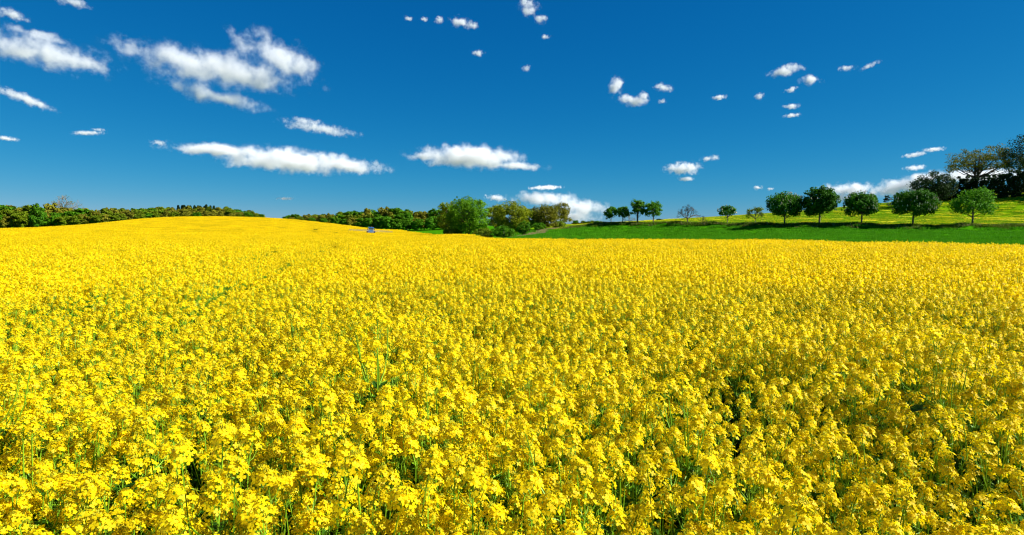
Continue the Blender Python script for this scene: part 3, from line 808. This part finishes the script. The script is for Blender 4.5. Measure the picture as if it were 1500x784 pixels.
wood([(-140, 300), (0, 297), (40, 297), (100, 299), (150, 304), (200, 302), (240, 301), (300, 301), (340, 302), (365, 306), (385, 312.5), (392, 317)],
     [(-140, 262), (0, 262), (150, 274), (240, 288), (400, 296)], 4, 7, 4.6, ['brown', 'brown', 'olive', 'brown', 'green', 'olive'],
     {'brown': 'brownish tree just coming into leaf, %s of left wood', 'olive': 'olive tree, %s of the left wood', 'green': 'bright green tree, %s of the left wood'},
     'trees of the left wood', 81)
wood([(416, 317), (430, 313), (450, 312), (466, 314), (476, 311), (490, 309), (510, 306), (540, 306), (565, 304), (590, 303.5), (620, 305.5), (650, 307), (700, 311)],
     [(416, 306), (500, 303), (560, 303), (700, 315)], 4, 7, 4.8, ['green', 'green', 'lime', 'olive', 'green', 'brown'],
     {'brown': 'brownish tree, %s of the middle wood', 'olive': 'olive green tree, %s of the middle wood', 'green': 'deep green tree, %s of the middle wood', 'lime': 'light green tree, %s of the middle wood'},
     'trees of the middle wood', 82)
R = np.random.default_rng(83)
for px in (262, 268, 271, 277, 280, 286, 291, 294, 300, 303, 309, 314):
    p = at(px, 330, 312); wood_tree('fir_tree', 'dark pointed conifer at the back of the left wood, %s percent across the photo' % words(px / 15), 'conifers in the left wood', px, 312, at(px, R.uniform(299.5, 303), 312).z - gz(p.x, p.y), 'fir', R, 0.9)
p = at(55, 330, 258); wood_tree('wood_tree', 'single bright green round tree in front of the brown left wood', 'trees of the left wood', 55, 258, at(55, 298, 258).z - gz(p.x, p.y), 'lime', R, 0.8)
bare_tree('bare_tree', 'big pale leafless crown standing above the left wood', 92, 296, 285, 58, m_twig_g, 84, None, 'olive', 5, leafn=160)
# small trees on the far horizon between the clump and the row
for i, px in enumerate(np.linspace(842, 884, 9)):
    wood_tree('distant_tree', 'tiny dark tree on the far horizon right of the clump, %s percent across' % words(px / 15), 'trees on the far horizon', px + R.uniform(-2, 2), 560 + R.uniform(-30, 30), R.uniform(3.5, 6.0), 'olive' if i % 3 else 'green', R, 1.4)

# ------------------------------------------------------------------ grass
m_blade = leaf_mat('cereal_blade', (0.060, 0.26, 0.003), (0.10, 0.33, 0.004), 0.3, scale=0.7)
m_mead = leaf_mat('meadow_blade', (0.14, 0.31, 0.004), (0.22, 0.38, 0.005), 0.3, scale=0.5)
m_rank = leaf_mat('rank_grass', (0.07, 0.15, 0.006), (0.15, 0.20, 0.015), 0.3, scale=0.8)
m_straw = leaf_mat('dry_grass', (0.30, 0.24, 0.09), (0.40, 0.33, 0.15), 0.3, scale=1.0)
m_dand = leaf_mat('meadow_flower', (0.75, 0.62, 0.01), (0.85, 0.7, 0.02), 0.3, scale=3)
gsrc = bpy.data.collections.new('grass_sources')
GM = [m_blade, m_mead, m_rank, m_straw, m_dand]
def grass_patch(idx, size, n, h, w, mat, R, extra=0, bend=0.4, mat2=None):
    mb = MB()
    for i in range(n):
        x, y = R.uniform(-.5, .5) * size, R.uniform(-.5, .5) * size; g = R.uniform(0, 6.28); hh = h * R.uniform(0.5, 1.15)
        dx, dy = math.cos(g) * w, math.sin(g) * w; bx, by = R.uniform(-1, 1) * bend * hh, R.uniform(-1, 1) * bend * hh
        mb.add([(x - dx, y - dy, -0.05), (x + dx, y + dy, -0.05), (x + bx, y + by, hh)], [(0, 1, 2)], mat if (mat2 is None or R.random() < 0.75) else mat2)
    for i in range(extra):
        x, y, s = R.uniform(-.5, .5) * size, R.uniform(-.5, .5) * size, R.uniform(0.04, 0.075); z = h * R.uniform(0.7, 1.2)
        mb.add([(x - s, y, z - s * .5), (x, y - s, z - s * .3), (x + s, y, z + s * .4), (x, y + s, z + s * .6)], [(0, 1, 2, 3)], 4)
    o = bpy.data.objects.new('grass_%02d' % idx, mb.mesh('grass', GM)); gsrc.objects.link(o)
Rg = random.Random(77)
for i in range(3): grass_patch(i, 2.3, 260, 0.26, 0.035, 0, Rg)
for i in range(3): grass_patch(3 + i, 2.6, 200, 0.20, 0.045, 1, Rg, extra=12)
for i in range(2): grass_patch(6 + i, 2.6, 180, 0.20, 0.045, 1, Rg, extra=60)
for i in range(3): grass_patch(8 + i, 1.6, 130, 0.50, 0.04, 2, Rg, bend=0.5, mat2=3 if i == 2 else None)
grass_patch(11, 1.4, 130, 0.6, 0.035, 3, Rg, bend=0.6)
def lay(x0, x1, y0, y1, sp):
    X, Y = np.meshgrid(np.arange(x0, x1, sp), np.arange(y0, y1, sp)); X = X.ravel(); Y = Y.ravel()
    return X + rng.uniform(-1, 1, X.shape) * sp, Y + rng.uniform(-1, 1, Y.shape) * sp
def grass(name, X, Y, var, label, cat, smin=0.8, smax=1.2):
    k = len(X); s = rng.uniform(smin, smax, k)
    stuff_points(name, np.stack([X, Y, ground(X, Y)], 1), np.stack([np.zeros(k), np.zeros(k), rng.uniform(0, 6.28, k)], 1), np.stack([s, s, s], 1), np.asarray(var), gsrc, label, cat)
X, Y = lay(-35, 175, 60, 215, 1.5); d = row_dist(X, Y)
k = (~in_crop(X, Y)) & (((X > 12) & (d < -3.2)) | ((X <= 12) & (Y < 215))) & (np.abs(X / Y) < 1.15) & ~((X < 25) & (Y > 205))
grass('cereal_field', X[k], Y[k], rng.integers(0, 3, k.sum()), 'short bright green cereal field in the dip beyond the rapeseed', 'grass')
X, Y = lay(12, 215, 112, 255, 1.9); d = row_dist(X, Y)
k = (d > 0.3) & (X / Y < 1.15); X, Y = X[k], Y[k]; u = X / Y
u = np.minimum(u, 0.85)
yel = rng.uniform(0, 1, len(X)) < np.clip((u - 0.42) * 1.8, 0.05, 0.75) * (0.6 + 0.6 * (wob(X, Y, 0.12, 50) > 0))
grass('meadow_grass', X, Y, np.where(yel, rng.integers(6, 8, len(X)), rng.integers(3, 6, len(X))), 'yellow-dotted green meadow rising to the hill behind the tree row', 'meadow')
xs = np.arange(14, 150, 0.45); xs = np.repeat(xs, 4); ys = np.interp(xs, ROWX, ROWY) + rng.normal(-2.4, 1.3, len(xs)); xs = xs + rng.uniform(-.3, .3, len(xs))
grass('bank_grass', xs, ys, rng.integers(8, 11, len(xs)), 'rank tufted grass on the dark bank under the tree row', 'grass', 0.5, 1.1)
pts = np.array([at(px, 330, dp)[:2] for px, dp in [(770, 141), (782, 150), (795, 165), (806, 178), (818, 190)]])
t = rng.uniform(0, len(pts) - 1.001, 90); i0 = t.astype(int); q = pts[i0] + (pts[i0 + 1] - pts[i0]) * (t - i0)[:, None] + rng.normal(0, 0.9, (90, 2))
grass('dry_grass', q[:, 0], q[:, 1], np.full(90, 11), 'pale dry grass edging the right foot of the central clump', 'grass', 0.6, 1.1)

# far yellow field on the horizon beyond the clump
m_far = plain('far_rapeseed', (0.78, 0.6, 0.01), 0.9, spec=0.0)
q = [at(px, 333, d_) for px, d_ in [(836, 300), (868, 300), (872, 345), (838, 345)]]
us = np.linspace(0, 1, 9); V = []; F = []
for a in us:
    for b_ in us:
        p = (q[0] * (1 - a) + q[1] * a) * (1 - b_) + (q[3] * (1 - a) + q[2] * a) * b_; V.append((p.x, p.y, gz(p.x, p.y) + 0.9))
for i in range(8):
    for j in range(8): F.append((i * 9 + j, (i + 1) * 9 + j, (i + 1) * 9 + j + 1, i * 9 + j + 1))
tag(obj('far_rapeseed_field', mesh_from('far_rapeseed_field', V, F, [m_far])), kind='structure')

# ------------------------------------------------------------------ tractor with sprayer
m_blue = plain('blue_paint', (0.03, 0.16, 0.45), 0.35); m_tyre = plain('tyre_rubber', (0.02, 0.02, 0.02), 0.85); m_rim = plain('rim_paint', (0.55, 0.55, 0.5), 0.5)
m_steel = plain('boom_steel', (0.20, 0.23, 0.26), 0.5, 0.3); m_lamp = plain('red_lens', (0.55, 0.03, 0.01), 0.3); m_amber = plain('amber_lens', (0.8, 0.25, 0.01), 0.3)
m_tank = plain('pale_tank', (0.10, 0.27, 0.52), 0.45); m_dark = plain('chassis', (0.03, 0.03, 0.035), 0.7)
m_glass, N, L, b = new_mat('cab_glass'); b.inputs['Base Color'].default_value = (0.25, 0.4, 0.5, 1); b.inputs['Roughness'].default_value = 0.05
b.inputs['Transmission Weight'].default_value = 0.6; b.inputs['IOR'].default_value = 1.45
nz = N.new('ShaderNodeTexNoise'); nz.inputs['Scale'].default_value = 3; mr = N.new('ShaderNodeMapRange'); mr.inputs[3].default_value = 0.03; mr.inputs[4].default_value = 0.12
L.new(nz.outputs[0], mr.inputs[0]); L.new(mr.outputs[0], b.inputs['Roughness'])
def box(x0, x1, y0, y1, z0, z1, tx=0.0, bev=0.04):
    bm = bmesh.new(); vs = []
    for z in (z0, z1):
        k = tx if z == z1 else 0
        vs += [bm.verts.new(v) for v in ((x0 + k, y0 + k, z), (x1 - k, y0 + k, z), (x1 - k, y1 - k, z), (x0 + k, y1 - k, z))]
    for f in ((3, 2, 1, 0), (4, 5, 6, 7), (0, 1, 5, 4), (1, 2, 6, 5), (2, 3, 7, 6), (3, 0, 4, 7)): bm.faces.new([vs[i] for i in f])
    if bev: bmesh.ops.bevel(bm, geom=bm.edges[:], offset=bev, segments=2, affect='EDGES')
    return bm
def bobj(name, bm, mat, parent, loc=(0, 0, 0)):
    me = bpy.data.meshes.new(name); bm.to_mesh(me); bm.free(); me.materials.append(mat)
    return obj(name, me, parent, loc)
def ring(r0, r1, w, n=28):
    """tyre or rim profile turned about X"""
    bm = bmesh.new(); prof = [(-w, r0), (-w, r1 * 0.93), (-w * 0.75, r1), (w * 0.75, r1), (w, r1 * 0.93), (w, r0)]; R_v = []
    for k in range(n):
        a = math.tau * k / n; rr = 1.0 + (0.02 if k % 2 else 0)
        R_v.append([bm.verts.new((x, math.cos(a) * r * (rr if r > r0 else 1), math.sin(a) * r * (rr if r > r0 else 1))) for x, r in prof])
    for k in range(n):
        A, B = R_v[k], R_v[(k + 1) % n]
        for j in range(6): bm.faces.new((A[j], A[(j + 1) % 6], B[(j + 1) % 6], B[j]))
    return bm
p = at(543, 341, 210); tp = (p[0], p[1], gz(p[0], p[1]) + 0.02)
trac = bpy.data.objects.new('tractor', None); C.objects.link(trac); trac.location = tp; trac.scale = (1.08,) * 3
trac.rotation_euler = (0, math.radians(3.2), math.radians(12))
tag(trac, 'blue tractor spraying the rapeseed with its wide boom unfolded', 'tractor')
bobj('chassis', box(-0.45, 0.45, -1.2, 3.0, 0.75, 1.15), m_dark, trac)
bobj('hood', box(-0.45, 0.45, 1.0, 3.1, 1.15, 1.95, 0.06), m_blue, trac)
cab = bobj('cab', box(-0.80, 0.80, -0.75, 1.0, 1.15, 1.65), m_blue, trac)
for x in (-0.74, 0.74):
    for y in (-0.68, 0.93): bobj('pillar', box(x - 0.05, x + 0.05, y - 0.05, y + 0.05, 1.65, 2.75, 0, 0.01), m_blue, cab)
for (x0, x1, y0, y1) in ((-0.68, 0.68, -0.70, -0.67), (-0.68, 0.68, 0.92, 0.95), (-0.76, -0.73, -0.62, 0.87), (0.73, 0.76, -0.62, 0.87)):
    bobj('window_pane', box(x0, x1, y0, y1, 1.66, 2.74, 0, 0), m_glass, cab)
bobj('roof', box(-0.88, 0.88, -0.85, 1.1, 2.75, 2.98, 0.08), m_blue, cab)
bobj('seat', box(-0.28, 0.28, -0.35, 0.2, 1.66, 2.2, 0.05), m_dark, cab)
bobj('beacon', box(0.1, 0.26, -0.5, -0.34, 2.985, 3.2, 0.03), m_amber, cab)
for s_ in (-1, 1):
    bobj('fender', box(*sorted((s_ * 0.84, s_ * 1.36)), -0.95, 0.75, 1.72, 1.86, 0.05), m_blue, trac)
    w = bobj('rear_wheel', ring(0.45, 0.86, 0.24), m_tyre, trac, (s_ * 1.08, -0.1, 0.86)); bobj('rim', ring(0.10, 0.46, 0.16), m_rim, w)
    w = bobj('front_wheel', ring(0.32, 0.60, 0.18), m_tyre, trac, (s_ * 0.98, 2.4, 0.60)); bobj('rim', ring(0.08, 0.33, 0.12), m_rim, w)
    bobj('tail_lamp', box(*sorted((s_ * 1.0, s_ * 1.3)), -1.02, -0.955, 1.58, 1.70, 0, 0.01), m_lamp, trac)
    bobj('mirror', box(*sorted((s_ * 1.0, s_ * 1.22)), 0.95, 1.0, 2.1, 2.5, 0, 0.01), m_dark, trac)
tank = bobj('sprayer_tank', box(-0.85, 0.85, -2.2, -1.25, 0.9, 1.95, 0.1, 0.1), m_tank, trac)
bobj('lid', box(-0.2, 0.2, -1.9, -1.5, 1.952, 2.02, 0.02, 0.01), m_dark, tank)
for s_ in (-1, 1):
    mb = MB(); x0, x1 = 0.5, 6.5
    for (za, zb, y) in ((2.15, 2.0, -2.45), (1.65, 1.80, -2.45)): mb.tube([(s_ * x0, y, za), (s_ * x1, y, zb)], [0.035, 0.03], 0, 4)
    k = 14
    for i in range(k):
        xa, xb = x0 + (x1 - x0) * i / k, x0 + (x1 - x0) * (i + 1) / k; f = lambda x: (x - x0) / (x1 - x0)
        mb.tube([(s_ * xa, -2.45, 1.65 + .15 * f(xa)), (s_ * xb, -2.45, 2.15 - .15 * f(xb))] if i % 2 else [(s_ * xa, -2.45, 2.15 - .15 * f(xa)), (s_ * xb, -2.45, 1.65 + .15 * f(xb))], [0.022, 0.022], 0, 4)
        mb.tube([(s_ * xb, -2.5, 1.7), (s_ * xb, -2.5, 1.5)], [0.025, 0.02], 0, 4)
    obj('boom_wing', mb.mesh('boom_wing', [m_steel]), trac)
mb = MB()
for x in (-0.5, 0.5): mb.tube([(x, -2.42, 0.8), (x, -2.42, 2.25)], [0.05, 0.05], 0, 4)
for z in (1.6, 2.2): mb.tube([(-0.5, -2.42, z), (0.5, -2.42, z)], [0.05, 0.05], 0, 4)
obj('boom_mast', mb.mesh('boom_mast', [m_steel]), trac)
# ------------------------------------------------------------------ clouds
def cloud(label, lobes, alt=1300, dens=1.0, noise=1.0, name='cloud', seed=0):
    """lobes: (px, py, half width, half height, roll in degrees) in photograph pixels"""
    cx = sum(l[0] * l[2] for l in lobes) / sum(l[2] for l in lobes)
    cy_ = sum(l[1] * l[2] for l in lobes) / sum(l[2] for l in lobes)
    d = ray(cx, cy_)
    D = min(alt / d.z, 14000)
    base = Vector((0, 0, EYE)) + d * D
    mpp = D / FPX * math.cos(math.atan(math.hypot((cx - 750) / FPX, (cy_ - 392) / FPX)))
    big = max(l[2] for l in lobes) * mpp
    m = bpy.data.materials.new('cloud_vapour'); m.use_nodes = True
    nt = m.node_tree; N, L = nt.nodes, nt.links
    for n in list(N): N.remove(n)
    geo = N.new('ShaderNodeNewGeometry')
    tc = N.new('ShaderNodeTexCoord')
    out = N.new('ShaderNodeOutputMaterial')
    # turbulence
    nz = N.new('ShaderNodeTexNoise'); nz.noise_dimensions = '4D'
    nz.inputs['W'].default_value = seed * 3.7
    hmean = sum(l[3] for l in lobes) / len(lobes) * mpp
    nz.inputs['Scale'].default_value = 1.0 / (hmean * 1.25)
    nz.inputs['Detail'].default_value = 9.0; nz.inputs['Roughness'].default_value = 0.68
    L.new(tc.outputs['Object'], nz.inputs['Vector'])
    prev = None
    pts = []
    for (px, py, hw, hh, roll) in lobes:
        dd = ray(px, py); c = Vector((0, 0, EYE)) + dd * D
        # axes: right, up perpendicular to the line of sight, then the roll
        right = Vector((dd.y, -dd.x, 0)).normalized(); fw = Vector((-right.y, right.x, 0)); up = Vector((0, 0, 1))
        R = Matrix((right, fw, up)).transposed() @ Matrix.Rotation(math.radians(roll * 0.75), 3, 'Y')
        s = Vector((hw * mpp, max(hw * 0.55, hh) * mpp, hh * mpp))
        mp = N.new('ShaderNodeMapping'); mp.vector_type = 'TEXTURE'
        mp.inputs['Location'].default_value = c - base
        mp.inputs['Rotation'].default_value = R.to_euler()
        mp.inputs['Scale'].default_value = s
        L.new(tc.outputs['Object'], mp.inputs['Vector'])
        ln = N.new('ShaderNodeVectorMath'); ln.operation = 'LENGTH'
        L.new(mp.outputs[0], ln.inputs[0])
        if prev is None: prev = ln.outputs['Value']
        else:
            mn = N.new('ShaderNodeMath'); mn.operation = 'SMOOTH_MIN'; mn.inputs[2].default_value = 0.25
            L.new(prev, mn.inputs[0]); L.new(ln.outputs['Value'], mn.inputs[1]); prev = mn.outputs[0]
        for th in range(12):
            for ph in (-75, -45, -15, 15, 45, 75):
                a = th * math.tau / 12; p = math.radians(ph)
                u = Vector((math.cos(a) * math.cos(p), math.sin(a) * math.cos(p), math.sin(p))) * 1.3
                pts.append(c - base + R @ Vector((u.x * s.x, u.y * s.y, u.z * s.z)))
    def math_(op, a, b, clamp=False):
        n = N.new('ShaderNodeMath'); n.operation = op; n.use_clamp = clamp
        for i, v in enumerate((a, b)):
            if isinstance(v, (int, float)): n.inputs[i].default_value = v
            else: L.new(v, n.inputs[i])
        return n.outputs[0]
    e = math_('SUBTRACT', 0.92, prev)                       # 0.92 at the core, falling outwards
    nn = math_('MULTIPLY', math_('SUBTRACT', nz.outputs[0], 0.52), 3.6 * noise)
    v = math_('ADD', e, nn)
    v = math_('MULTIPLY', v, 1.4, True)
    v = math_('POWER', v, 1.9)
    # fade towards the hull so nothing is cut
    fade = math_('MULTIPLY', math_('SUBTRACT', 1.28, prev), 4.0, True)
    v = math_('MULTIPLY', v, fade)
    ext = dens * 4.2 / (hmean * 2)
    v = math_('MULTIPLY', v, ext)
    pv = N.new('ShaderNodeVolumePrincipled')
    pv.inputs['Color'].default_value = (1,1,1,1)
    pv.inputs['Anisotropy'].default_value = 0.0
    L.new(v, pv.inputs['Density'])
    L.new(pv.outputs[0], out.inputs['Volume'])
    bm = bmesh.new()
    for p in pts: bm.verts.new(p)
    r = bmesh.ops.convex_hull(bm, input=bm.verts)
    bmesh.ops.delete(bm, geom=[v_ for v_ in bm.verts if not v_.link_faces], context='VERTS')
    me = bpy.data.meshes.new(name); bm.to_mesh(me); bm.free()
    me.materials.append(m)
    o = bpy.data.objects.new(name, me); o.location = base
    C.objects.link(o)
    o['label'] = label; o['category'] = 'cloud'; o['group'] = 'fair weather clouds'
    m.cycles.volume_step_rate = 0.5
    return o
cloud('streaky grey-white cloud at the left edge below the top left corner', [(60, 77, 95, 24, 8), (130, 92, 50, 15, 10), (5, 66, 55, 18, 4), (60, 53, 55, 7, 10)], dens=0.4, seed=2, noise=1.1)
cloud('largest ragged white cloud with a bright right end, upper left sky', [(405, 80, 70, 30, 22), (290, 94, 105, 19, 13), (330, 104, 125, 24, 6), (312, 141, 78, 13, 14)], dens=0.6, seed=9, noise=1.15)
cloud('small cloud cut by the left edge in the top left corner', [(14, 21, 26, 9, 8)], seed=4, dens=0.6)
cloud('cloud fragment touching the top edge near the left corner', [(106, 3, 26, 9, 6)], seed=5, dens=0.5)
cloud('thin diagonal streak of cloud low at the left edge', [(36, 145, 42, 8, 27)], seed=6, dens=0.6)
cloud('faint short wisp above the left wood', [(128, 195, 24, 4, -6), (144, 190, 10, 3, 0)], seed=7, dens=0.45)
cloud('tiny wisp below the largest cloud', [(231, 209, 13, 5, 8)], seed=8, dens=0.5)
cloud('thin veil of cloud between the largest and the long cloud', [(468, 188, 58, 8, 10), (450, 178, 26, 6, 10)], seed=10, dens=0.3, noise=1.2)
cloud('long ragged white cloud left of the lens-shaped cloud', [(425, 236, 110, 19, 5), (325, 221, 80, 10, 3), (500, 242, 72, 14, 3)], seed=11, noise=1.05)
cloud('smooth lens-shaped white cloud above the central clump of trees', [(690, 230, 85, 20, 4), (755, 243, 52, 7, 5), (625, 229, 36, 8, -3)], seed=12, noise=0.8)
cloud('flat little cloud just above the white cloud bank behind the clump', [(800, 275, 26, 4, -2)], seed=13)
cloud('white cloud bank low on the horizon behind the central clump', [(790, 291, 58, 13, 2), (850, 304, 48, 17, 12), (820, 318, 66, 12, 0)], seed=14, noise=0.9)
cloud('small puff peeping over the yellow-green tree of the clump', [(725, 290, 18, 6, 6)], seed=15)
cloud('rounded puff near the top edge left of centre', [(678, 33, 22, 10, 12)], seed=16)
cloud('two tiny puffs in a line near the top edge', [(643, 29, 10, 6, 0), (622, 28, 9, 4, 0), (598, 27, 9, 4, 0)], seed=17, dens=0.7)
cloud('ragged cloud hanging from the top edge at the centre', [(776, 12, 20, 13, 25), (790, 28, 15, 8, 30)], seed=18)
cloud('tiny shred below the cloud at the centre of the top edge', [(799, 54, 9, 4, 0)], seed=19, dens=0.6)
cloud('single small round puff high in the centre', [(700, 78, 10, 6, 0)], seed=20, dens=0.9)
cloud('faint speck of cloud in the middle of the sky', [(771, 100, 8, 6, -30)], seed=21, dens=0.5)
cloud('comma-shaped white cloud right of the centre', [(902, 126, 13, 15, 30), (925, 147, 27, 9, 14), (942, 140, 10, 7, 0)], seed=22)
cloud('small shred right of the comma-shaped cloud', [(971, 128, 16, 7, 16), (970, 148, 8, 4, 0)], seed=23, dens=0.7)
cloud('little flat puff alone between the comma cloud and the right group', [(1053, 143, 12, 5, -6)], seed=24)
cloud('largest cloud of the scattered group at the upper right', [(1150, 104, 28, 9, -8), (1187, 118, 18, 9, 5)], seed=25)
cloud('small upright shred at the left of the upper right group', [(1112, 141, 8, 6, -35)], seed=26, dens=0.8)
cloud('small slanting puff in the upper right group', [(1160, 131, 12, 5, -18)], seed=27, dens=0.8)
cloud('flat shred under the upper right cloud group', [(1159, 156, 14, 5, 0)], seed=28, dens=0.8)
cloud('lowest thin shred of the upper right cloud group', [(1160, 169, 14, 3.5, -3)], seed=29, dens=0.8)
cloud('faint puff at the right of the upper right group', [(1240, 100, 13, 5, 0), (1275, 96, 16, 4, -30)], seed=30, dens=0.5)
cloud('white puff above the leafless tree of the row', [(1000, 247, 30, 11, -4), (1005, 262, 14, 4, 5)], seed=31)
cloud('faint shred right of the puff above the leafless tree', [(1040, 232, 16, 5, -8)], seed=32, dens=0.5)
cloud('low white cloud above the tallest chestnut of the row', [(1243, 278, 40, 12, 0), (1232, 290, 30, 8, 0)], seed=33)
cloud('white cloud rising behind the dark bush on the hill', [(1318, 273, 52, 15, -14), (1352, 262, 30, 11, -10), (1300, 281, 32, 10, 0)], seed=34)
cloud('low cloud showing through the branches of the wind-swept oak', [(1430, 258, 80, 12, 0)], seed=35)
cloud('thin pair of shreds left of the wind-swept oak', [(1340, 227, 18, 4.5, -12), (1368, 219, 17, 4, -2)], seed=36, dens=0.8)
cloud('short flat shred just above the dark bush on the hill', [(1340, 246, 16, 5, -2)], seed=37, dens=0.8)
cloud('tiny puffs low between the sapling and the leafless tree', [(1110, 275, 9, 4, -5), (1128, 277, 6, 3, 0)], seed=38, dens=0.7)
cloud('small flat cloud at the left edge above the wood', [(10, 203, 17, 4, 6)], seed=39, dens=0.7)
cloud('faint flat wisp above the left end of the middle wood', [(418, 291, 16, 3, 0)], seed=40, dens=0.4)
